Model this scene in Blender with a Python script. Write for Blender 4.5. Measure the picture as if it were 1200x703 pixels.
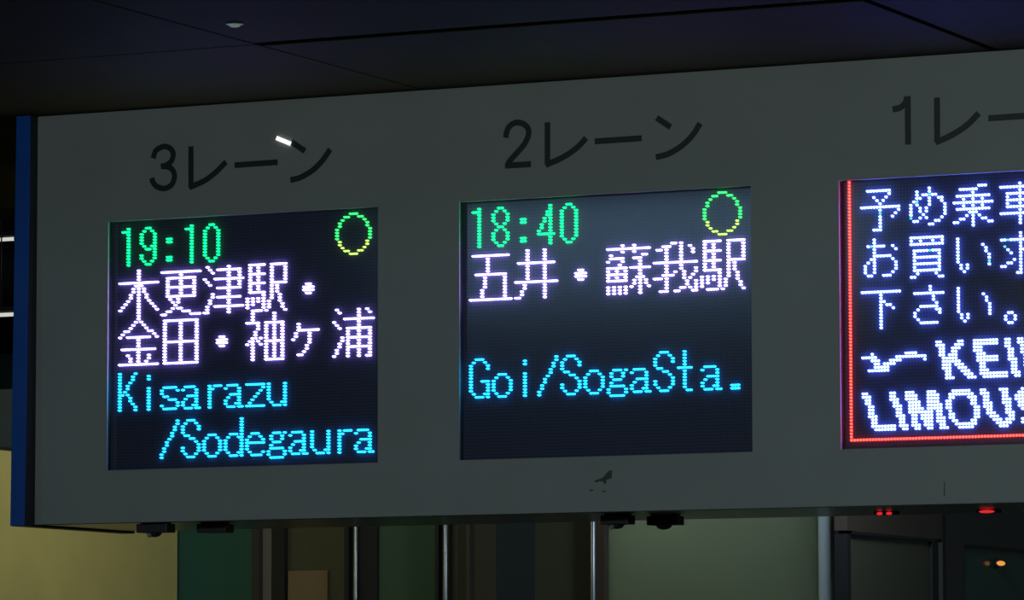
import bpy, bmesh, math, random
from mathutils import Vector, Matrix
random.seed(4)
for o in list(bpy.data.objects): bpy.data.objects.remove(o)
SC = bpy.context.scene
COL = SC.collection

# ------------------------------------------------------------------ camera
F = 5290.26                                   # focal length in pixels of a 1200 px wide frame
CAM = Vector((7.6533, -12.7968, 1.6004))
YAW, PIT, ROL = 0.4493, 0.0912, -0.0017
FW = Vector((-math.sin(YAW)*math.cos(PIT), math.cos(YAW)*math.cos(PIT), math.sin(PIT)))
RT0 = Vector((math.cos(YAW), math.sin(YAW), 0)); UP0 = RT0.cross(FW)
RT = math.cos(ROL)*RT0 + math.sin(ROL)*UP0; UP = -math.sin(ROL)*RT0 + math.cos(ROL)*UP0
cd = bpy.data.cameras.new('camera'); cam = bpy.data.objects.new('camera', cd); COL.objects.link(cam)
cd.sensor_fit = 'HORIZONTAL'; cd.sensor_width = 36.0; cd.lens = F*36.0/1200.0; cd.clip_end = 200; cd.clip_start = .1
R3 = Matrix((RT, UP, -FW)).transposed()
cam.matrix_world = Matrix.Translation(CAM) @ R3.to_4x4()
SC.camera = cam

# ------------------------------------------------------------------ world, lights, exposure
SC.view_settings.view_transform = 'Standard'
try: SC.view_settings.look = 'None'
except Exception: pass
SC.view_settings.exposure = 0.0; SC.view_settings.gamma = 1.0; SC.view_settings.use_curve_mapping = False
w = bpy.data.worlds.new('night'); SC.world = w; w.use_nodes = True
w.node_tree.nodes['Background'].inputs[0].default_value = (.70, .90, .92, 1)
w.node_tree.nodes['Background'].inputs[1].default_value = 0.05

def area(name, loc, target, size, size_y, power, color):
    l = bpy.data.lights.new(name, 'AREA'); l.shape = 'RECTANGLE'; l.size = size; l.size_y = size_y
    l.energy = power; l.color = color
    o = bpy.data.objects.new(name, l); COL.objects.link(o); o.location = loc
    o.rotation_euler = (Vector(target)-Vector(loc)).to_track_quat('-Z', 'Y').to_euler(); return o
area('panel_fill', (2.6, -8.2, 3.35), (.8, 0, 2.9), 4.0, .5, 66, (.80, 1.0, .98))  # unseen front light, added to bring up the sign panel
area('wall_lamp', (-.15, 1.35, 2.95), (-1.3, 2.0, 1.7), .25, .6, 5.2, (1.0, .93, .62))
area('interior_lamp', (.75, 3.35, 2.7), (.9, 2.75, 2.0), .35, .3, 3.6, (.95, 1.0, .93))
area('hall_lamp', (-.6, 3.9, 3.1), (-.5, 2.75, 2.0), 1.2, .3, 1.1, (.85, 1.0, .85))
area('column_fill', (2.0, 1.95, 3.0), (1.56, 2.7, 1.7), .3, .3, 12, (.80, .9, 1.0))  # added close to the column only to brighten it
area('hall_far_fill', (-4.5, 4.2, 3.4), (-4.0, 7.5, 2.6), 1.5, .4, 1.8, (.8, 1.0, .95))  # unseen fill, added to lift the grey beam and far wall

# ------------------------------------------------------------------ helpers
def ray(x, y): return FW + RT*((x-600)/F) - UP*((y-351.5)/F)
def onY(x, y, Y): d = ray(x, y); return CAM + d*((Y-CAM.y)/d.y)
def onX(x, y, X): d = ray(x, y); return CAM + d*((X-CAM.x)/d.x)
def onZ(x, y, Z): d = ray(x, y); return CAM + d*((Z-CAM.z)/d.z)

def mat(name, col, rough=.5, metal=0., emit=None, es=0., noise=0., nscale=40., bump=0., coat=0., spec=.5):
    m = bpy.data.materials.new(name); m.use_nodes = True; nt = m.node_tree
    b = nt.nodes['Principled BSDF']
    b.inputs['Base Color'].default_value = (*col, 1); b.inputs['Roughness'].default_value = rough
    b.inputs['Metallic'].default_value = metal; b.inputs['Specular IOR Level'].default_value = spec
    b.inputs['Coat Weight'].default_value = coat; b.inputs['Coat Roughness'].default_value = .12
    if emit: b.inputs['Emission Color'].default_value = (*emit, 1); b.inputs['Emission Strength'].default_value = es
    if noise or bump:
        tc = nt.nodes.new('ShaderNodeTexCoord'); n = nt.nodes.new('ShaderNodeTexNoise')
        n.inputs['Scale'].default_value = nscale; n.inputs['Detail'].default_value = 4
        nt.links.new(tc.outputs['Object'], n.inputs['Vector'])
        if noise:
            r = nt.nodes.new('ShaderNodeValToRGB')
            r.color_ramp.elements[0].position = .3; r.color_ramp.elements[1].position = .7
            r.color_ramp.elements[0].color = (*[c*(1-noise) for c in col], 1)
            r.color_ramp.elements[1].color = (*[min(1, c*(1+noise)) for c in col], 1)
            nt.links.new(n.outputs['Fac'], r.inputs['Fac']); nt.links.new(r.outputs['Color'], b.inputs['Base Color'])
        if bump:
            bp = nt.nodes.new('ShaderNodeBump'); bp.inputs['Strength'].default_value = bump; bp.inputs['Distance'].default_value = .002
            nt.links.new(n.outputs['Fac'], bp.inputs['Height']); nt.links.new(bp.outputs['Normal'], b.inputs['Normal'])
    return m
M_PANEL = mat('painted_panel', (.36, .375, .365), .42, noise=.05, nscale=3, bump=.05)
M_PRINT = mat('dark_vinyl', (.022, .028, .038), .5)
M_BLUE = mat('blue_paint', (.008, .10, .50), .4, noise=.08, nscale=8)
M_BLACK = mat('black_paint', (.012, .014, .017), .5)
M_UNDER = mat('brushed_underside', (.42, .42, .38), .28, metal=.85, bump=.05, nscale=60)
M_DARKBOX = mat('dark_plastic', (.035, .028, .030), .45)
M_LENS = mat('lens_glass', (.3, .33, .33), .08, coat=.5)
M_CEIL = mat('ceiling_board', (.042, .038, .008), .75, noise=.12, nscale=2.5, spec=.08)
M_GAP = mat('ceiling_void', (.01, .01, .012), .8)
M_OLIVE = mat('cream_wall_paint', (.58, .54, .22), .7, noise=.06, nscale=5, bump=.1)
M_BEAM = mat('grey_beam_paint', (.18, .21, .195), .6, noise=.1, nscale=4)
M_FAR = mat('far_wall_paint', (.05, .085, .08), .7, noise=.2, nscale=2)
M_FRAME = mat('dark_aluminium', (.05, .05, .058), .35, metal=.3)
M_BRONZE = mat('bronze_aluminium', (.085, .07, .06), .4, metal=.3)
M_STEEL = mat('polished_steel', (.30, .36, .40), .35, metal=.8)
M_COLUMN = mat('brushed_column', (.68, .86, .92), .5, metal=.0)
M_GREYLIN = mat('grey_lining', (.19, .19, .21), .6)
M_FLOOR = mat('asphalt', (.045, .046, .048), .85, noise=.3, nscale=80, bump=.3)
M_STAIN = mat('dirt_mark', (.10, .095, .07), .8)
M_POSTER = mat('poster_paper', (.22, .17, .10), .6)
def glass(name, col, trans):
    m = bpy.data.materials.new(name); m.use_nodes = True; nt = m.node_tree
    for n in list(nt.nodes): nt.nodes.remove(n)
    out = nt.nodes.new('ShaderNodeOutputMaterial'); d = nt.nodes.new('ShaderNodeBsdfDiffuse'); t = nt.nodes.new('ShaderNodeBsdfTranslucent')
    g = nt.nodes.new('ShaderNodeBsdfGlossy'); g.inputs['Roughness'].default_value = .15
    fr = nt.nodes.new('ShaderNodeFresnel'); m1 = nt.nodes.new('ShaderNodeMixShader'); m2 = nt.nodes.new('ShaderNodeMixShader')
    d.inputs[0].default_value = (*col, 1); t.inputs[0].default_value = (*col, 1); m1.inputs[0].default_value = trans
    nt.links.new(d.outputs[0], m1.inputs[1]); nt.links.new(t.outputs[0], m1.inputs[2])
    nt.links.new(fr.outputs[0], m2.inputs[0]); nt.links.new(m1.outputs[0], m2.inputs[1]); nt.links.new(g.outputs[0], m2.inputs[2])
    nt.links.new(m2.outputs[0], out.inputs[0]); return m
G_LIGHT = glass('pale_green_frosted_glass', (.50, .58, .47), .92)
G_GREEN = glass('green_frosted_glass', (.16, .30, .21), .6)
G_TEAL = glass('dark_teal_glass', (.035, .17, .16), .3)
G_OLIVE = glass('dark_olive_glass', (.14, .15, .11), .5)
G_NAVY = glass('dark_navy_glass', (.06, .085, .10), .4)

def screen_mat():
    """black louvred module face with a fine relief of unlit lamps and a glossy cover"""
    m = mat('led_module_face', (.055, .060, .105), .30, coat=1.0); nt = m.node_tree
    b = nt.nodes['Principled BSDF']; b.inputs['Coat Roughness'].default_value = .10
    tc = nt.nodes.new('ShaderNodeTexCoord'); sx = nt.nodes.new('ShaderNodeSeparateXYZ')
    nt.links.new(tc.outputs['Object'], sx.inputs[0])
    outs = []
    for ax in ('X', 'Z'):
        mu = nt.nodes.new('ShaderNodeMath'); mu.operation = 'MULTIPLY'; mu.inputs[1].default_value = 100*2*math.pi
        co = nt.nodes.new('ShaderNodeMath'); co.operation = 'COSINE'
        nt.links.new(sx.outputs[ax], mu.inputs[0]); nt.links.new(mu.outputs[0], co.inputs[0]); outs.append(co)
    ad = nt.nodes.new('ShaderNodeMath'); ad.operation = 'ADD'
    nt.links.new(outs[0].outputs[0], ad.inputs[0]); nt.links.new(outs[1].outputs[0], ad.inputs[1])
    mr = nt.nodes.new('ShaderNodeMapRange'); mr.inputs['From Min'].default_value = -.6; mr.inputs['From Max'].default_value = 1.6
    nt.links.new(ad.outputs[0], mr.inputs['Value'])
    mx = nt.nodes.new('ShaderNodeMix'); mx.data_type = 'RGBA'
    mx.inputs[6].default_value = (.042, .044, .085, 1); mx.inputs[7].default_value = (.075, .078, .13, 1)
    nt.links.new(mr.outputs[0], mx.inputs[0]); nt.links.new(mx.outputs[2], b.inputs['Base Color'])
    return m
M_SCREEN = screen_mat(); M_SCREEN.node_tree.nodes['Principled BSDF'].inputs['Specular IOR Level'].default_value = .12
M_WELL = mat('recess_wall', (.02, .022, .035), .5)

def led(name, c, s):
    m = bpy.data.materials.new(name); m.use_nodes = True; nt = m.node_tree
    for n in list(nt.nodes): nt.nodes.remove(n)
    o = nt.nodes.new('ShaderNodeOutputMaterial'); e = nt.nodes.new('ShaderNodeEmission')
    e.inputs[0].default_value = (*c, 1); e.inputs[1].default_value = s; nt.links.new(e.outputs[0], o.inputs[0]); return m
L_GREEN = led('green_led', (.016, 5.5, .90), 1.0)
L_YEL = led('yellow_led', (1.1, 2.2, .30), 1.0)
L_RING = led('ring_green_led', (.10, 3.2, .42), 1.0)
L_WHITE = led('white_led', (6.0, 4.4, 13.0), 1.0)
L_WHITE2 = led('cool_white_led', (3.0, 5.0, 24.0), 1.0)
L_CYAN = led('cyan_led', (.060, 3.2, 7.0), 1.0)
L_CYAN2 = led('cyan_tinted_led', (.10, .80, 1.0), 1.6)
L_RED = led('red_led', (9.0, .27, .20), 1.0)
L_LAMP = led('white_tube_lamp', (1.0, 1.0, .92), .62)
L_STREAK = led('white_glare_glow', (.95, 1.0, .97), 1.3)
L_REDLAMP = led('red_pilot_lamp', (1.0, .03, .04), .75)
L_ORANGE = led('orange_lamp', (1.0, .42, .08), .85)
L_SPOT = led('dim_glare_glow', (.7, .9, .85), .16)
L_SHEEN = led('screen_sheen_glow', (.34, .62, .95), 2.6)

def link(name, me, m=None, parent=None):
    o = bpy.data.objects.new(name, me); COL.objects.link(o)
    if m: me.materials.append(m)
    if parent: o.parent = parent
    return o
def mesh(name, vs, fs):
    me = bpy.data.meshes.new(name); me.from_pydata([tuple(v) for v in vs], [], fs); me.update(); return me
BF = [(0,1,2,3),(7,6,5,4),(0,4,5,1),(1,5,6,2),(2,6,7,3),(3,7,4,0)]
def bx(bm, x0, x1, y0, y1, z0, z1):
    v = [bm.verts.new(p) for p in ((x0,y0,z0),(x0,y1,z0),(x1,y1,z0),(x1,y0,z0),(x0,y0,z1),(x0,y1,z1),(x1,y1,z1),(x1,y0,z1))]
    for f in BF: bm.faces.new([v[i] for i in f])
def bmo(name, bm, m, parent=None, bevel=0., smooth=False):
    if bevel: bmesh.ops.bevel(bm, geom=list(bm.edges), offset=bevel, segments=2, affect='EDGES', profile=.6)
    bmesh.ops.recalc_face_normals(bm, faces=list(bm.faces))
    me = bpy.data.meshes.new(name); bm.to_mesh(me); bm.free()
    if smooth:
        for p in me.polygons: p.use_smooth = True
    return link(name, me, m, parent)
def box(name, x0, x1, y0, y1, z0, z1, m, parent=None, bevel=0.):
    bm = bmesh.new(); bx(bm, min(x0,x1), max(x0,x1), min(y0,y1), max(y0,y1), min(z0,z1), max(z0,z1))
    return bmo(name, bm, m, parent, bevel)
def cyl(name, p, r, h, m, parent=None, seg=24, axis='Z', r2=None, smooth=True):
    bm = bmesh.new(); bmesh.ops.create_cone(bm, cap_ends=True, segments=seg, radius1=r, radius2=r if r2 is None else r2, depth=h)
    if axis == 'X': bmesh.ops.rotate(bm, verts=bm.verts, matrix=Matrix.Rotation(math.pi/2, 3, 'Y'))
    if axis == 'Y': bmesh.ops.rotate(bm, verts=bm.verts, matrix=Matrix.Rotation(math.pi/2, 3, 'X'))
    bmesh.ops.translate(bm, verts=bm.verts, vec=p)
    me = bpy.data.meshes.new(name); bm.to_mesh(me); bm.free()
    if smooth:
        for q in me.polygons: q.use_smooth = len(q.vertices) == 4
    return link(name, me, m, parent)
def empty(name, loc=(0,0,0)):
    o = bpy.data.objects.new(name, None); COL.objects.link(o); o.location = loc; o.empty_display_size = .1; return o
def tag(o, label, cat, group=None):
    o['label'] = label; o['category'] = cat
    if group: o['group'] = group
    return o
def struct(o): o['kind'] = 'structure'; return o
def keep(parent, child):
    """parent a child whose mesh was made in world coordinates"""
    child.parent = parent; child.matrix_parent_inverse = Matrix.Translation(parent.location).inverted(); return child

# ------------------------------------------------------------------ the setting
ZC = 3.588                                    # ceiling height
ceil = struct(box('ceiling', -14, 14, -3.0, 9.2, ZC+.05, ZC+.12, M_GAP))
# panels, 1.93 m wide, with recessed joints; the joint just in front of the sign is the wide one
xs = [1.17-1.93*4, 1.17-1.93*3, 1.17-1.93*2, 1.17-1.93, 1.17, 3.10, 5.03, 6.96]
ys = [-3.0, -1.1, .8, 2.6]
for i in range(len(xs)-1):
    for j in range(len(ys)-1):
        x0, x1, y0, y1 = xs[i]+.006, xs[i+1]-.006, ys[j]+.006, ys[j+1]-.006
        if ys[j] == -1.1: y0 = -1.1+.033 if xs[i] == 1.17 else y0
        if ys[j+1] == -1.1: y1 = -1.1-.033 if xs[i] == 1.17 else y1
        if xs[i] == 3.10: x0 += .012
        p = box('ceiling_panel', x0, x1, y0, y1, ZC+random.uniform(0, .0015), ZC+.04, M_CEIL, ceil)
floor = struct(box('floor', -14, 14, -30, 9.2, -.1, 0, M_FLOOR))
YB = 2.72
# left wall running away from the camera, lit by a warm lamp
WX = -1.30
zt = onX(0, 527, WX).z
wl = struct(box('wall_left', WX-.12, WX, 1.0, YB, 0, zt, M_OLIVE))
box('coping', WX-.13, WX+.004, .99, YB, zt, zt+.012, M_BLACK, wl)
far = struct(box('wall_far', -13.9, 6.5, 9.0, 9.15, 0, ZC+.08, M_FAR))
beam_lo = onY(10, 535, 6.0).z; beam_hi = onY(10, 456, 6.0).z
struct(box('trim_1', -9, -1.6, 6.0, 6.25, beam_lo-.25, beam_hi, M_BEAM))
struct(box('wall_side', -13.9, -13.8, 0, 9.0, 0, ZC+.08, M_FAR))
# two bare tube lamps hanging in the dark hall on the left
for k, (y, txt) in enumerate(((290, 'upper white tube lamp glowing in the dark left of the blue sign edge'),
                              (377, 'lower white tube lamp glowing in the dark left of the blue sign edge'))):
    LY = 2.4-.45*k; a = onY(-150, y-1, LY); b = onY(18, y, LY)
    t = empty('tube_lamp', ((a.x+b.x)/2, LY, a.z)); tag(t, txt, 'lamp', 'tube lamps left of the sign')
    L = b.x-a.x
    cyl('tube', (0, 0, 0), .0075, L, L_LAMP, t, 12, 'X')
    for s in (-1, 1): cyl('end_cap', (s*(L/2+.006), 0, 0), .011, .014, M_BLACK, t, 12, 'X')
    box('holder', -L/2, L/2, -.012, .012, .012, .03, M_BLACK, t)
    for s in (-1, 1): cyl('hanger', (s*L*.4, 0, (ZC-a.z+.03)/2), .003, ZC-a.z-.03, M_BLACK, t, 8)

# glazed wall behind the sign: panes, mullions, posts
wb = struct(empty('wall_back', (0, YB, 0)))
def bpart(name, px0, px1, m, y0=0., y1=.03, z0=.0, z1=ZC, label=None, yy=YB):
    a = onY(px0, 650, yy).x; b = onY(px1, 650, yy).x
    o = box(name, a, b, y0, y1, z0, z1, m, wb)
    if label: o['label'] = label
    return o
bpart('glass_pane', 207, 300, G_TEAL, .01, .03, label='dark teal glass pane')
bpart('mullion', 300, 308, M_FRAME, -.03, .05)
bpart('lining', 308, 321, M_GREYLIN, .0, .04)
bpart('mullion', 321, 336, M_BLACK, -.02, .05)
bpart('glass_pane', 336, 409, G_OLIVE, .01, .03, label='dark olive glass pane')
bpart('mullion', 409, 414, M_BLACK, -.04, .05)
bpart('mullion', 419, 443, M_BLACK, -.01, .05)
bpart('glass_pane', 443, 515, G_GREEN, .01, .03, label='dark green glass pane')
bpart('mullion', 515, 519, M_BLACK, -.04, .05)
bpart('glass_pane', 524, 549, G_OLIVE, .01, .03, label='narrow brownish glass pane')
bpart('mullion', 549, 553, M_BRONZE, -.02, .05)
bpart('glass_pane', 553, 580, G_OLIVE, .01, .03, label='narrow brownish glass pane')
bpart('glass_pane', 580, 625, G_NAVY, .01, .03, label='near-black navy glass pane')
bpart('glass_pane', 625, 691, G_OLIVE, .012, .032, label='dark glass pane left of the steel post')
bpart('mullion', 698, 712, M_BRONZE, -.03, .05, label='dark bronze mullion')
bpart('glass_pane', 712, 962, G_LIGHT, .01, .03, label='wide pale green lit glass pane')
def post(px, r, m, name, Y, label=None):
    p = onY(px, 650, Y); o = cyl(name, (p.x, Y-YB, ZC/2), r, ZC, m, wb, 24)
    if label: o['label'] = label
post(416.5, .009, M_STEEL, 'post', YB-.03, 'slim shiny steel post')
post(521.8, .010, M_STEEL, 'post', YB-.03, 'slim shiny steel post')
post(694.8, .011, M_STEEL, 'post', YB-.03, 'slim shiny steel post')
post(972.5, .043, M_COLUMN, 'column', YB-.02, 'round blue-grey metal column')
# notice stuck on the dark olive pane
a = onY(338, 669, YB); b = onY(384, 720, YB)
pst = box('notice', a.x, b.x, YB-.004, YB+.006, b.z-.05, a.z, M_POSTER)
tag(pst, 'brown paper notice on dark glass below the right half of the 19:10 screen', 'notice')
# room behind the glass, closed
struct(box('wall_inner', -1.4, 3.4, 4.9, 5.0, 0, ZC, mat('inner_wall', (.32, .36, .30), .8, noise=.1, nscale=3)))
struct(box('wall_inner_left', -1.42, -1.30, YB+.05, 4.9, 0, ZC, M_BEAM))

# right-hand wall: door bays running back from the column
SX = 1.605
wr = struct(empty('wall_right', (SX, YB, 0)))
def sY(px, py=650): return onX(px, py, SX).y
def spart(name, px0, px1, z0, z1, m, d0=0., d1=.03, label=None):
    y0, y1 = sY(px0)-YB, sY(px1)-YB
    o = box(name, d0, d1, y0, y1, z0, z1, m, wr)
    if label: o['label'] = label
    return o
zl1 = onX(1040, 627, SX).z; zl2 = onX(1160, 641, SX).z
spart('header', 984, 1095, zl1, ZC, M_BRONZE, -.02, .03)
spart('edge_strip', 990, 1090, zl1-.012, zl1, M_BLACK, -.024, .03)
spart('glass_pane', 988, 1084, 0, zl1-.012, G_OLIVE, .0, .02, 'dark glass pane of the left door bay')
spart('jamb', 984, 988, 0, zl1-.012, M_BLACK, -.02, .03)
spart('jamb', 1084, 1091, 0, zl1-.012, M_BLACK, -.02, .03)
spart('jamb', 1091, 1096, 0, zl1-.012, M_GREYLIN, -.03, .03, 'lighter grey jamb')
spart('mullion', 1096, 1100, 0, ZC, M_BLACK, -.035, .03)
spart('mullion', 1100, 1121, 0, ZC, M_FRAME, -.03, .03)
spart('header', 1121, 1300, zl2, ZC, M_FRAME, -.02, .03)
spart('edge_strip', 1121, 1300, zl2-.012, zl2, M_BLACK, -.024, .03)
spart('glass_pane', 1121, 1300, 0, zl2-.012, G_TEAL, .0, .02, 'dark teal glass pane of the right door bay')
o = struct(box('wall_inner_right', SX-.02, 6.5, sY(1300), sY(1300)+.1, 0, ZC, M_BEAM))
# small orange lamp on the right bay
p = onX(1173, 660, SX+.045)
ol = empty('signal_lamp', p); tag(ol, 'small glowing orange lamp on the dark glass at lower right', 'lamp')
cyl('housing', (-.014, 0, 0), .020, .02, M_DARKBOX, ol, 16, 'X')
bm = bmesh.new(); bmesh.ops.create_uvsphere(bm, u_segments=16, v_segments=8, radius=.014)
bmesh.ops.scale(bm, verts=bm.verts, vec=(.9, 2.6, .7)); bmo('lens', bm, L_ORANGE, ol, smooth=True)

# unseen facade opposite the sign, with added glowing panels that mirror in the screens
sh = struct(empty('unseen_facade', (0, -25, 0)))
M_UNSEEN_FACADE = mat('unseen_facade_grey', (.12, .115, .11), .8)
box('unseen_facade_base', -20, 12, -.3, 0, 0, 5.45, M_UNSEEN_FACADE, sh); box('unseen_facade_top', -20, 12, -.3, 0, 7.8, 11, M_UNSEEN_FACADE, sh)
box('unseen_facade_pier', -20, -11.6, -.3, 0, 5.45, 7.8, M_UNSEEN_FACADE, sh); box('unseen_facade_pier', -7.0, 12, -.3, 0, 5.45, 7.8, M_UNSEEN_FACADE, sh)
for k in range(3):
    x0 = -11.6+k*4.6/3
    box('sheen_panel', x0+.03, x0+4.6/3-.03, -.2, -.18, 5.45, 7.8, L_SHEEN, sh)

# ------------------------------------------------------------------ the departure sign
Z0 = 3.22                                     # top of the screen openings
OW, OH, GAPX = 1.0054, .8224, 1.2966          # opening width, height, spacing
XL, XR, ZT, ZB = -.2748, 4.15, ZC-.001, 2.2245
DP = .65
sign = empty('departure_sign', (0, 0, 0))
tag(sign, 'long grey hanging sign board with three lit dot-matrix screens under numbered lanes', 'sign')
# front panel with three openings, 8 mm sheet
bm = bmesh.new()
cuts = []
for s in range(3): cuts += [(s*GAPX, s*GAPX+OW)]
edges = [XL]
for a_, b_ in cuts: edges += [a_, b_]
edges.append(XR)
for i in range(len(edges)-1):
    x0, x1 = edges[i], edges[i+1]
    if i % 2 == 0: bx(bm, x0, x1, 0, .008, ZB, ZT)
    else:
        bx(bm, x0, x1, 0, .008, Z0, ZT); bx(bm, x0, x1, 0, .008, ZB, Z0-OH)
bmesh.ops.remove_doubles(bm, verts=bm.verts, dist=1e-5)
inner = [f for f in bm.faces if abs(f.normal.x) > .9 and False]
front = bmo('front_panel', bm, M_PANEL, sign)
box('underside', XL, XR, .012, DP, ZB, ZB+.01, M_UNDER, sign)
box('bottom_lip', XL, XR, .0005, .012, ZB-.002, ZB+.002, M_BLACK, sign)
box('back_panel', XL, XR, DP-.01, DP, ZB+.01, ZT, M_BLACK, sign)
# end cap, leaning slightly forward towards its foot: dark box with a blue front
def wedge(name, x0, x1, yt0, yb0, y1, z0, z1, m):
    vs = [(x0,yb0,z0),(x0,y1,z0),(x1,y1,z0),(x1,yb0,z0),(x0,yt0,z1),(x0,y1,z1),(x1,y1,z1),(x1,yt0,z1)]
    return link(name, mesh(name, vs, BF), m, sign)
wedge('end_cap', XL-.050, XL, -.046, -.064, DP, 2.2175, ZT, M_BLACK)['label'] = 'black end cap of the sign'
wedge('edge_strip', XL-.053, XL-.0005, -.050, -.068, -.045, 2.219, ZT-.002, M_BLUE)['label'] = 'blue strip along the left end'
# dirt marks on the panel
def flat(name, pts, m, lift=.0006, parent=sign):
    vs = []
    for x, y in pts: q = onY(x, y, -lift); vs.append(tuple(q))
    n = len(vs); vs2 = [(v[0], -0.00005, v[2]) for v in vs]
    fs = [tuple(range(n))[::-1], tuple(range(n, 2*n))] + [(i, (i+1) % n, n+(i+1) % n, n+i) for i in range(n)]
    return link(name, mesh(name, vs+vs2, fs), m, parent)
S = 14.06
flat('stain', [(680+x/S, 540+y/S) for x, y in ((500,150),(530,172),(515,230),(520,285),(470,300),(432,310),(425,372),(400,382),(372,345),(325,335),(262,356),(238,348),(232,325),(290,308),(345,290),(385,262),(420,215),(465,170))], M_STAIN)['label'] = 'dark smudge on the panel'
flat('stain', [(680+x/S, 540+y/S) for x, y in ((150,475),(185,468),(215,478),(210,492),(160,500))], M_STAIN)
flat('stain', [(680+x/S, 540+y/S) for x, y in ((345,492),(420,498),(425,510),(385,518),(350,505))], M_STAIN)
flat('stain', [(1106.2,564.5),(1107.4,565),(1107,572),(1107.2,581),(1105.9,581),(1106.3,572)], M_STAIN)['label'] = 'thin dark scratch'

# printed lettering
def smooth_path(pts, n=6):
    if len(pts) < 3: return pts
    out = []
    P = [pts[0]]+list(pts)+[pts[-1]]
    for i in range(1, len(P)-2):
        for k in range(n):
            t = k/n; a, b, c, d = P[i-1], P[i], P[i+1], P[i+2]
            out.append(tuple(.5*((2*b[j])+(-a[j]+c[j])*t+(2*a[j]-5*b[j]+4*c[j]-d[j])*t*t+(-a[j]+3*b[j]-3*c[j]+d[j])*t**3) for j in (0, 1)))
    out.append(pts[-1]); return out
def ribbon(bm, pts, wd, y0=-.0012, y1=-.0001, close=False):
    n = len(pts); L = []; R = []
    for i in range(n):
        a = pts[max(i-1, 0)]; b = pts[min(i+1, n-1)]
        dx, dz = b[0]-a[0], b[1]-a[1]; l = math.hypot(dx, dz) or 1
        nx, nz = -dz/l*wd/2, dx/l*wd/2
        L.append((pts[i][0]+nx, pts[i][1]+nz)); R.append((pts[i][0]-nx, pts[i][1]-nz))
    vf = [(bm.verts.new((p[0], y0, p[1])), bm.verts.new((q[0], y0, q[1])), bm.verts.new((p[0], y1, p[1])), bm.verts.new((q[0], y1, q[1]))) for p, q in zip(L, R)]
    for i in range(n-1):
        a, b = vf[i], vf[i+1]
        bm.faces.new((a[0], b[0], b[1], a[1])); bm.faces.new((a[2], a[3], b[3], b[2]))
        bm.faces.new((a[0], a[2], b[2], b[0])); bm.faces.new((a[1], b[1], b[3], a[3]))
    bm.faces.new((vf[0][0], vf[0][1], vf[0][3], vf[0][2])); bm.faces.new((vf[-1][0], vf[-1][2], vf[-1][3], vf[-1][1]))
def plane(pts): return [(onY(x, y, 0).x, onY(x, y, 0).z) for x, y in pts]
def letter(strokes, label, wd=.0190, m=M_PRINT, name='printed_letter'):
    bm = bmesh.new()
    for k, s in enumerate(strokes):
        crv = len(s) > 2
        # each stroke a hair prouder than the last so that crossings never coincide
        ribbon(bm, smooth_path(plane(s)) if crv else plane(s), wd, -.0012-.0002*k)
    o = bmo(name, bm, m, sign); o['label'] = label; return o
letter([[(179.5,185.5),(182.5,177),(188,173),(194,171.7),(200.5,174.7),(203.2,181.5),(200.5,189.3),(194.5,193.7),(188.5,195)],
        [(190.5,194.9),(197.5,195.6),(202.6,199.6),(204.6,207.5),(201,216.8),(193,220.8),(185,219.2),(179.8,214.2),(178,208.5)]], 'dark printed numeral 3')
def re_(pts, lab): letter(pts, lab)
re_([[(223.9,171.5),(223.9,220)], [(222,219.6),(240,211.6),(253,201.8),(265,189.6)]], 'dark printed katakana character re')
letter([[(275,193.6),(325.5,190)]], 'dark printed long vowel bar')
letter([[(341.5,166.2),(357.5,177)], [(340.5,211),(352.5,207.8),(366.7,199.3),(378,188),(387,174.8)]], 'dark printed katakana character n')
letter([[(592.6,161.5),(595.5,150.3),(603.5,144),(612,144.6),(618.6,150),(619.2,158.5),(614.5,169),(606,179),(597.5,188.5),(594.5,194.6)], [(592,194.2),(622.3,192.3)]], 'dark printed numeral 2')
re_([[(641.6,143.3),(641.6,193)], [(639.7,193.3),(660,184.2),(676,173.2),(687,161.8)]], 'dark printed katakana character re')
letter([[(697,165.7),(752,162)]], 'dark printed long vowel bar')
letter([[(769.5,138),(786,149)], [(768.6,184.3),(784,180),(800,170),(812,158),(820.5,144.5)]], 'dark printed katakana character n')
letter([[(1046,128.2),(1055,126),(1061,120.5),(1063,113.5)], [(1063.8,112.6),(1064.2,169.5)]], 'dark printed numeral 1')
re_([[(1098,114.3),(1098.3,167)], [(1096.4,167),(1116,158),(1134,146),(1147,132.6)]], 'dark printed katakana character re')
letter([[(1158.3,138.6),(1217,134.8)]], 'dark printed long vowel bar')
letter([[(1236,108),(1253.5,119)], [(1235,157),(1252,152.5),(1268,142),(1281,129),(1290,114.5)]], 'dark printed katakana character n')

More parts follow.
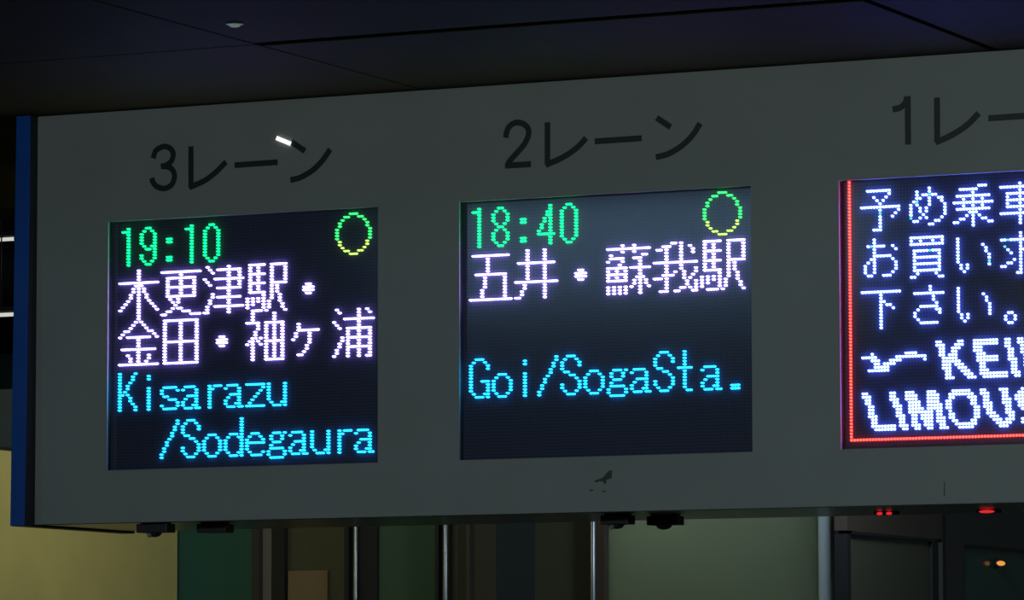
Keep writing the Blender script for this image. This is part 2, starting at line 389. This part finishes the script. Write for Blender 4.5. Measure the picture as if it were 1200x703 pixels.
# ---- the dot glyphs: rows of column indices
def G(txt):
    d = {}
    for part in txt.split(';'):
        part = part.strip()
        if not part: continue
        rr, cc = part.split(':')
        cols = []
        for c in cc.split(','):
            c = c.strip()
            if '-' in c: a, b = c.split('-'); cols += list(range(int(a), int(b)+1))
            elif c: cols.append(int(c))
        rs = []
        for r in rr.split(','):
            if '-' in r: a, b = r.split('-'); rs += list(range(int(a), int(b)+1))
            else: rs.append(int(r))
        for r in rs: d.setdefault(r, set()).update(cols)
    return sorted((r, c) for r in d for c in d[r])
def GC(txt):   # written by columns
    return sorted((c, r) for r, c in G(txt))
KJ = {
 'ki': '0-3:7;4:0-14;5:6,7,8;6,7:5,7,9;8,9:4,7,10;10:3,7,11;11:2,7,12;12:1,7,13;13:0,7,14;14,15:7',
 'sara': '1:0-14;2:7;3:2-12;4,5:2,7,12;6:2-12;7,8:2,7,12;9:2-12;10:3,6;11:4,6;12:5;13:4,6,7;14:2,3,8,9,10;15:0,1,11-14',
 'tsu': '0:1,9;1:2,5-13;2:3,9,13;3:9,13;4:0,4-14;5:1,9,13;6:2,9,13;7:5-13;8:9;9:3,9;10:3,5-13;11,12:2,9;13:1,4-14;14:1,9;15:0,1,9',
 'eki': '0:1-6,9-14;1,2:1,4,9,14;3:1-6,9,14;4,5:1,4,9,14;6:1-6,9-14;7,8:1,4,9,11;9:1-6,9,11;10:6,9,12;11:0,2,4,6,9,12;12:0,2,4,6,8,12;13:0,2,6,8,13;14:0,6,8,13;15:2-5,7,14',
 'dot': '7,10:6,7;8,9:5-8',
 'kin': '0:7;1:6,8;2:5,9;3:4,10;4:2,3,11,12;5:1,13;6:0,3-11,14;7-9:7;10:1-13;11:7;12:3,7,11;13:4,7,11;14:4,7,10;15:0-14',
 'ta': '1:1-13;2-7:1,7,13;8:1-13;9-14:1,7,13;15:1-13',
 'sode': '0-2:2,10;3:0-4,7-13;4,5:4,7,10,13;6,7:3,7,10,13;8:2,3,5,7,10,13;9:1,2,4,7-13;10:0,2,5,7,10,13;11-14:2,7,10,13;15:2,7-13',
 'ga': '4,5:3;6:3-10;7,8:2,7;9:1,7;10:7;11,12:6;13:5;14:3,4',
 'ura': '0:1,9,12;1:2,9,13;2:9;3:4-14;4:0,9;5:1,9;6:2,5-13;7,8:5,9,13;9:3,5-13;10:3,5,9,13;11:2,5,9,13;12:2,5-13;13,14:1,5,9,13;15:0,5,9,12,13',
 'go': '1:1-13;2-6:6;7:2-12;8-11:5,12;12-14:4,12;15:0-14',
 'i': '0-3:4,10;4:1-13;5-9:4,10;10:0-14;11,12:3,10;13,14:2,10;15:0,1,10',
 'so': '0:5,9;1:0-14;2:5,9;3:1,12,13;4:1-5,9,10,11;5:0,5,11;6:4,11;7:0-6,8-14;8:0,3,6,11;9:0-6,11;10:0,3,6,10,11,12;11:0-6,9,11,13;12:9,11,13;13:0,2,4,6,8,11,14;14,15:0,2,4,6,11',
 'waga': '0:6,7,9;1:3,4,5,9,12;2:1,2,4,9,13;3:4,9,13;4,5:4,9;6:0-14;7:4,9;8:4,9,14;9:4,7,10,14;10:3-6,10,13;11:0,1,2,4,10,12;12,13:4,11,14;14:4,9,10,12,14;15:2,3,4,7,8,13,14',
}
LT = {
 '1': '2:3;3:1,2,3;4-14:3', '9': '2:2,3;3:1,4;4-7:0,5;8:1,4,5;9:2,3,5;10:5;11,12:0,5;13:1,4;14:2,3',
 ':': '6,7,12,13:2,3', '0': '2:2,3;3:1,4;4-12:0,5;13:1,4;14:2,3', '8': '2:2,3;3:1,4;4-6:0,5;7:1,4;8:2,3;9:1,4;10-12:0,5;13:1,4;14:2,3',
 '4': '2,3:4;4,5:3,4;6,7:2,4;8,9:1,4;10:0,4;11:0-5;12-14:4',
 'K': '2:0,6;3,4:0,5;5:0,4;6,7:0,3;8:0,2;9:0,1,3;10,11:0,4;12:0,5;13,14:0,6',
 'i': '3,4:3;7-14:3', 's': '7:1-5;8:0,6;9:0;10:1,2;11:3,4,5;12:6;13:0,6;14:1-5',
 'a': '7:1-4;8:0,5;9:5;10:2-5;11:1,5;12:0,5;13:0,4,5;14:1,2,3,5,6',
 'r': '7:2,4,5,6;8:2,3;9-14:2', 'z': '7:0-6;8:6;9:5;10:4;11:3;12:2;13:1;14:0-6',
 'u': '7-12:0,6;13:1,5,6;14:2,3,4,6', '/': '2,3:6;4,5:5;6,7:4;8:3;9,10:2;11,12:1;13,14:0',
 'S': '2:2-4;3:1,5;4,5:0,6;6:0;7:1,2;8:3,4;9:5;10:6;11,12:0,6;13:1,5;14:2-4',
 'o': '7:2-4;8:1,5;9-12:0,6;13:1,5;14:2-4', 'd': '2-6:6;7:2,3,4,6;8:1,5,6;9-12:0,6;13:1,5,6;14:2,3,4,6',
 'e': '7:2-4;8:1,5;9:0,6;10:0-6;11,12:0;13:1,6;14:2-5', 'g': '7:2,3,4,6;8,9:1,5;10:2-4;11:1;12:1-5;13,14:0,6;15:1-5',
 'G': '2:2-4;3:1,5;4,5:0,6;6-8:0;9:0,4,5,6;10-12:0,6;13:1,5,6;14:2,3,4,6',
 't': '2-6:2;7:0-4;8-13:2;14:3,4', '.': '13,14:2,3,4',
}
RING_T = '0:5-7;1:3,4,8,9;2:2,10;3,4:1,11;5-8:0,12'; RING_B = '9,10:1,11;11:2,10;12:3,4,8,9;13:5-7'
C3 = {  # 13-dot glyphs of the third screen
 'yo': '0:2-9;1:9;2:4,8;3:5,7;4:6;5:0-12;6:6,12;7:6,11;8:6,10;9-11:6;12:4,5,6',
 'me': '0:7;1:3,7;2:3,5-9;3:3,4,7,10,11;4:2,3,7,11;5:1,3,7,12;6,7:1,4,6,12;8:1,5,12;9:1,4,6,11;10:2,3,9,10;11:7,8',
 'jou': '0:8,9,10;1:2-7;2:6;3:1-11;4:3,6,9;5:0-12;6:3,6,9;7:1-11;8:5,6,7;9:4,6,8;10:2,3,6,9,10;11:0,1,6,11,12;12:6',
 'sha': '0:6;1:0-12;2:6;3:2-10;4:2,6,10;5:2-10;6:2,6,10;7:2-10;8:6;9:0-12;10-12:6',
 'o': '0,1:4;2:2-7,10;3:4,11;4:4;5:4-9;6:3,4,10;7:2,4,11;8,9:1,4,11;10:1,4,10;11:2,3,7,8,9',
 'ka': '0:1-11;1:1,4,8,11;2:1-11;4:2-10;5:2,10;6:2-10;7:2,10;8:2-10;9:2,10;10:2-10;11:3,9;12:1,2,10,11',
 'i': '1,2:1;3:1,9;4,5:1,10;6-8:1,11;9:2,4,11;10:2,4;11:3',
 'motome': '0,1:6;2:0-12;3:6;4:1,6;5:2,6,7;6:3,6,8;7:6,9;8:4,6;9:2,3,6,10;10:0,1,6,11;11:6;12:5,6',
 'shita': '1:0-12;2,3:6;4:6,7;5:6,8,9;6:6,10;7-12:6',
 'sa': '0,1:7;2:2-11;3,4:8;5:9;6:4-9;7:3,9,10;8:2,10;9:2;10:3;11:4-9',
 'maru': '9,12:2,3;10,11:1,4',
}
CC = {  # italic capitals written column by column
 'K': '0:0,1;1:0-4;2:1-8;3:5-11;4:4-11;5:2-6,11;6:1-7;7:0-2,6-8;8:0,1,7-9;9:8-10;10:9-11;11:10,11;12:11',
 'E': '0:0-3;1:0-6;2:0-10;3:0,1,4-11;4:0,1,5,6,9,10,11;5-7:0,1,5,6,10,11;8-10:10,11',
 'I1': '0:0-2;1:0-6;2:3-10;3:6-11;4:10,11',
 'L': '0:0,1;1:0-3;2:1-7;3:4-10;4:7-11;5-10:10,11',
 'I': '0:0-2;1:0-4;2:2-7;3:4-10;4:7-11;5:10,11',
 'M': '0:0-2;1:0-6;2:0-10;3:1-11;4:3-6,10,11;5:5-8;6:6-10;7,8:0-11;9:0-5;10:1-9;11:4-11;12:8-11;13:11',
 'O': '0:3-5;1:1-8;2:0-2,7-9;3:0,1,9,10;4-6:0,1,10,11;7:0-2,10,11;8:1-4,9-11;9:2-10;10:5-8',
 'U': '0:0,1;1:0-5;2:1-7;3:4-8;4:7-9;5:8-10;6:0,9-11;7:0-4,10,11;8:0-7,9-11;9:3-10;10:7-9',
 'S': '0:2,3;1:1-5;2:0-6,9,10',
}
BIRD = '5:3,14-17;6:0-4,11-20;7:3-5,9-12,20;8:4,5,7-10;9:4-8;10:2-8'

YD = .030                                     # the module face sits this far behind the panel
NS = 8
def dots(name, cells, s, col0, row0, m, rx, rz, gx, gz, parent, label):
    """one character: every lit lamp a small raised dome"""
    vs = []; fs = []
    for r, c in cells:
        X = gx+(col0+c)*.01; Z = gz-(row0+r)*.01; b = len(vs)
        for k in range(NS):
            a = 2*math.pi*(k+.5)/NS; vs.append((X+rx*math.cos(a), YD-.0003, Z+rz*math.sin(a)))
        for k in range(NS):
            a = 2*math.pi*(k+.5)/NS; vs.append((X+rx*.72*math.cos(a), YD-.0085, Z+rz*.72*math.sin(a)))
        for k in range(NS): j = (k+1) % NS; fs.append((b+k, b+j, b+NS+j, b+NS+k))
        fs.append(tuple(b+NS+k for k in range(NS)))
    o = link(name, mesh(name, vs, fs), m, parent); o['label'] = label; o['kind'] = 'stuff'; return o

disp = []
labels = ['left screen showing 19:10 in green', 'middle screen showing 18:40 in green', 'right screen with a red dotted border']
for s in range(3):
    x0 = s*GAPX; x1 = x0+OW; z1 = Z0; z0 = Z0-OH
    d = empty('display_screen', (0, 0, 0)); d.parent = sign; d['label'] = labels[s]
    g = .0006
    box('module_face', x0-.004, x1+.004, YD, YD+.02, z0-.004, z1+.004, M_SCREEN, d)
    bm = bmesh.new()
    bx(bm, x0-.004, x0-g, .0085, YD, z0-.004, z1+.004); bx(bm, x1+g, x1+.004, .0085, YD, z0-.004, z1+.004)
    bx(bm, x0-g, x1+g, .0085, YD, z1+g, z1+.004); bx(bm, x0-g, x1+g, .0085, YD, z0-.004, z0-g)
    bmo('recess_frame', bm, M_WELL, d)
    disp.append(d)

# grid origins (column 0, row 0 of the text), found where the module face lies
def gorigin(px, py, col, row):
    q = onY(px, py, YD); return q.x-col*.01, q.z+row*.01
gA = gorigin(162.7, 400.5, 7, 39.5); gB = gorigin(713.0, 323.0, 48, 25.2); gC = gorigin(996.9, 365.0, 0, 39.6)
WA, WZ = .0060, .0034
def put(s, gxz, name, key, table, col, row, m, label, rx=WA, rz=WZ, fn=G):
    return dots(name, fn(table[key]) if table else fn(key), s, col, row, m, rx, rz, gxz[0], gxz[1], disp[s], label)
NAMES = {'dot': 'white dotted middle point'}
for k, ch in enumerate('19:10'): put(0, gA, 'led_character', ch, LT, 8*k, 0, L_GREEN, 'green dotted %s' % ('colon' if ch == ':' else 'digit '+ch))
for k, ch in enumerate('18:40'): put(1, gB, 'led_character', ch, LT, 8*k, 0, L_GREEN, 'green dotted %s' % ('colon' if ch == ':' else 'digit '+ch))
for s, g in ((0, gA), (1, gB)):
    put(s, g, 'led_ring', RING_T, None, 81, 1, L_RING, 'green upper part of the dotted ring')
    put(s, g, 'led_ring', RING_B, None, 81, 1, L_YEL, 'yellow lower part of the dotted ring')
for s, g, row, seq in ((0, gA, 16, ['ki', 'sara', 'tsu', 'eki', 'dot']), (0, gA, 32, ['kin', 'ta', 'dot', 'sode', 'ga', 'ura']),
                       (1, gB, 16, ['go', 'i', 'dot', 'so', 'waga', 'eki'])):
    for k, key in enumerate(seq):
        put(s, g, 'led_character', key, KJ, 16*k, row, L_WHITE, 'white dotted middle point' if key == 'dot' else 'white dotted Japanese character')
for s, g, row, c0, txt in ((0, gA, 48, 0, 'Kisarazu'), (0, gA, 64, 16, '/Sodegaura'), (1, gB, 48, 0, 'Goi/SogaSta.')):
    for k, ch in enumerate(txt):
        put(s, g, 'led_character', ch, LT, c0+8*k, row, L_CYAN, 'cyan dotted '+{'/': 'slash', '.': 'full stop'}.get(ch, 'letter '+ch))
RC = .0038
cy = {('yo', 0): [(7,6)], ('me', 1): [(9,1),(2,7),(4,3)], ('o', 0): [(2,3)], ('ka', 1): [(4,7)], ('i', 2): [(8,11)], ('motome', 3): [(2,2),(4,1)]}
for row, seq in ((3, ['yo', 'me', 'jou', 'sha']), (18, ['o', 'ka', 'i', 'motome']), (33, ['shita', 'sa', 'i', 'maru'])):
    for k, key in enumerate(seq):
        skip = cy.get((key, k), []) if row < 33 else []
        cells = [q for q in G(C3[key]) if q not in skip]
        ch = dots('led_character', cells, 2, 4+15*k, row, L_WHITE2, RC, RC*.98, *gC, disp[2], 'white dotted Japanese full stop' if key == 'maru' else 'white dotted Japanese character')
        if skip: dots('tinted_led', skip, 2, 4+15*k, row, L_CYAN2, RC, RC*.98, *gC, disp[2], 'cyan-tinted lamps of a white character')
dots('led_emblem', G(BIRD), 2, 4, 48, L_WHITE2, RC, RC*.98, *gC, disp[2], 'white dotted running emblem')
for key, col in (('K', 28), ('E', 40), ('I1', 50), ('K', 54)):
    dots('led_character', GC(CC[key]), 2, col, 50, L_WHITE2, RC, RC*.98, *gC, disp[2], 'white dotted slanted capital '+key[0])
for key, col in (('L', 4), ('I', 13), ('M', 18), ('O', 31), ('U', 42), ('S', 53)):
    dots('led_character', GC(CC[key]), 2, col, 65, L_WHITE2, RC, RC*.98, *gC, disp[2], 'white dotted slanted capital '+key[0])
bar = [(r, 0) for r in range(79)]+[(79, c) for c in range(0, 97)]+[(r, 96) for r in range(79)]
dots('led_border', bar, 2, 0, 0, L_RED, .0034, .0040, *gC, disp[2], 'red dotted border line')

# ------------------------------------------------------------------ small things on and under the sign
def fixture(px0, px1, Y, lab, dome, glint):
    a = onY(px0, 612, Y).x; b = onY(px1, 612, Y).x
    t = empty('sensor_box', ((a+b)/2, Y, ZB)); tag(t, lab, 'sensor', 'small dark boxes under the sign')
    h = (b-a)/2
    box('mounting_plate', -h*.8, h*.8, -.02, .02, -.004, 0, M_BLACK, t)
    box('body', -h, h, -.03, .03, -.033, -.004, M_DARKBOX, t, bevel=.003)
    if dome:
        bm = bmesh.new(); bmesh.ops.create_uvsphere(bm, u_segments=20, v_segments=10, radius=.026)
        bmesh.ops.scale(bm, verts=bm.verts, vec=(1, .8, .55)); bmesh.ops.translate(bm, verts=bm.verts, vec=(-h*.1, 0, -.033))
        bmo('dome', bm, M_DARKBOX, t, smooth=True)
    if glint:
        bm = bmesh.new(); bmesh.ops.create_uvsphere(bm, u_segments=16, v_segments=8, radius=.008)
        bmesh.ops.translate(bm, verts=bm.verts, vec=(-h*.25, -.017, -.041)); bmo('lens', bm, M_LENS, t, smooth=True)
fixture(165, 200.5, .06, 'leftmost small dark box under the sign, with a glinting domed lens', True, True)
fixture(235.5, 269, .15, 'small plain dark box under the sign, second from left', False, False)
fixture(708, 740, .18, 'small dark box under the sign below the smudge, with a glinting lens', True, True)
fixture(762, 797.5, .30, 'small dark domed box under the sign, rightmost of the four boxes', True, False)
def pilot(pxs, py, Y, wd, lab):
    c = onY(sum(pxs)/len(pxs), py, Y)
    t = empty('pilot_lamp', (c.x, Y, ZB)); tag(t, lab, 'lamp', 'red pilot lamps under the sign')
    box('housing', -.035, .035, -.012, .03, -.010, 0, M_BLACK, t, bevel=.002)
    for px in pxs:
        p = onY(px, py, Y); bm = bmesh.new(); bmesh.ops.create_uvsphere(bm, u_segments=14, v_segments=8, radius=1)
        bmesh.ops.scale(bm, verts=bm.verts, vec=(wd, .006, .005)); bmesh.ops.translate(bm, verts=bm.verts, vec=(p.x-c.x, -.013, -.007))
        bmo('lens', bm, L_REDLAMP, t, smooth=True)
pilot((1032.5, 1043.5), 602, .40, .010, 'pair of small red pilot lamps under the right screen')
pilot((1158,), 600.3, .42, .026, 'single longer red pilot lamp under the sign at far right')
# slanted streak of glare by the lettering, built as a glowing ribbon
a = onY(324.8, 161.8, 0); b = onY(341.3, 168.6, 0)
sl = empty('glare_streak', ((a.x+b.x)/2, 0, (a.z+b.z)/2)); tag(sl, 'short slanted streak of white glare built as a glowing strip on the panel beside the lettering over the 19:10 screen', 'lamp')
bm = bmesh.new(); ribbon(bm, [(a.x-sl.location.x, a.z-sl.location.z), (b.x-sl.location.x, b.z-sl.location.z)], .0135, -.006, -.003); bmo('tube', bm, L_STREAK, sl)  # flat ribbon that glows in place of the glare
bm = bmesh.new(); ribbon(bm, [(a.x-sl.location.x, a.z-sl.location.z), (b.x-sl.location.x, b.z-sl.location.z)], .012, -.003, 0); bmo('glare_ribbon_base', bm, M_PANEL, sl)
# dim highlight on the ceiling, built as a small glowing spot
p = onZ(275, 27, ZC)
dl = empty('glare_spot', (p.x, p.y, ZC)); tag(dl, 'small dim spot of glare, built as a glowing disc, on the dark ceiling above the 19:10 screen', 'lamp')
cyl('glare_spot_rim', (0, 0, -.002), .026, .004, M_FRAME, dl, 20)
bm = bmesh.new(); bmesh.ops.create_uvsphere(bm, u_segments=16, v_segments=8, radius=.018); bmesh.ops.scale(bm, verts=bm.verts, vec=(1, 1, .45))
bmesh.ops.translate(bm, verts=bm.verts, vec=(0, 0, -.005)); bmo('lens', bm, L_SPOT, dl, smooth=True)
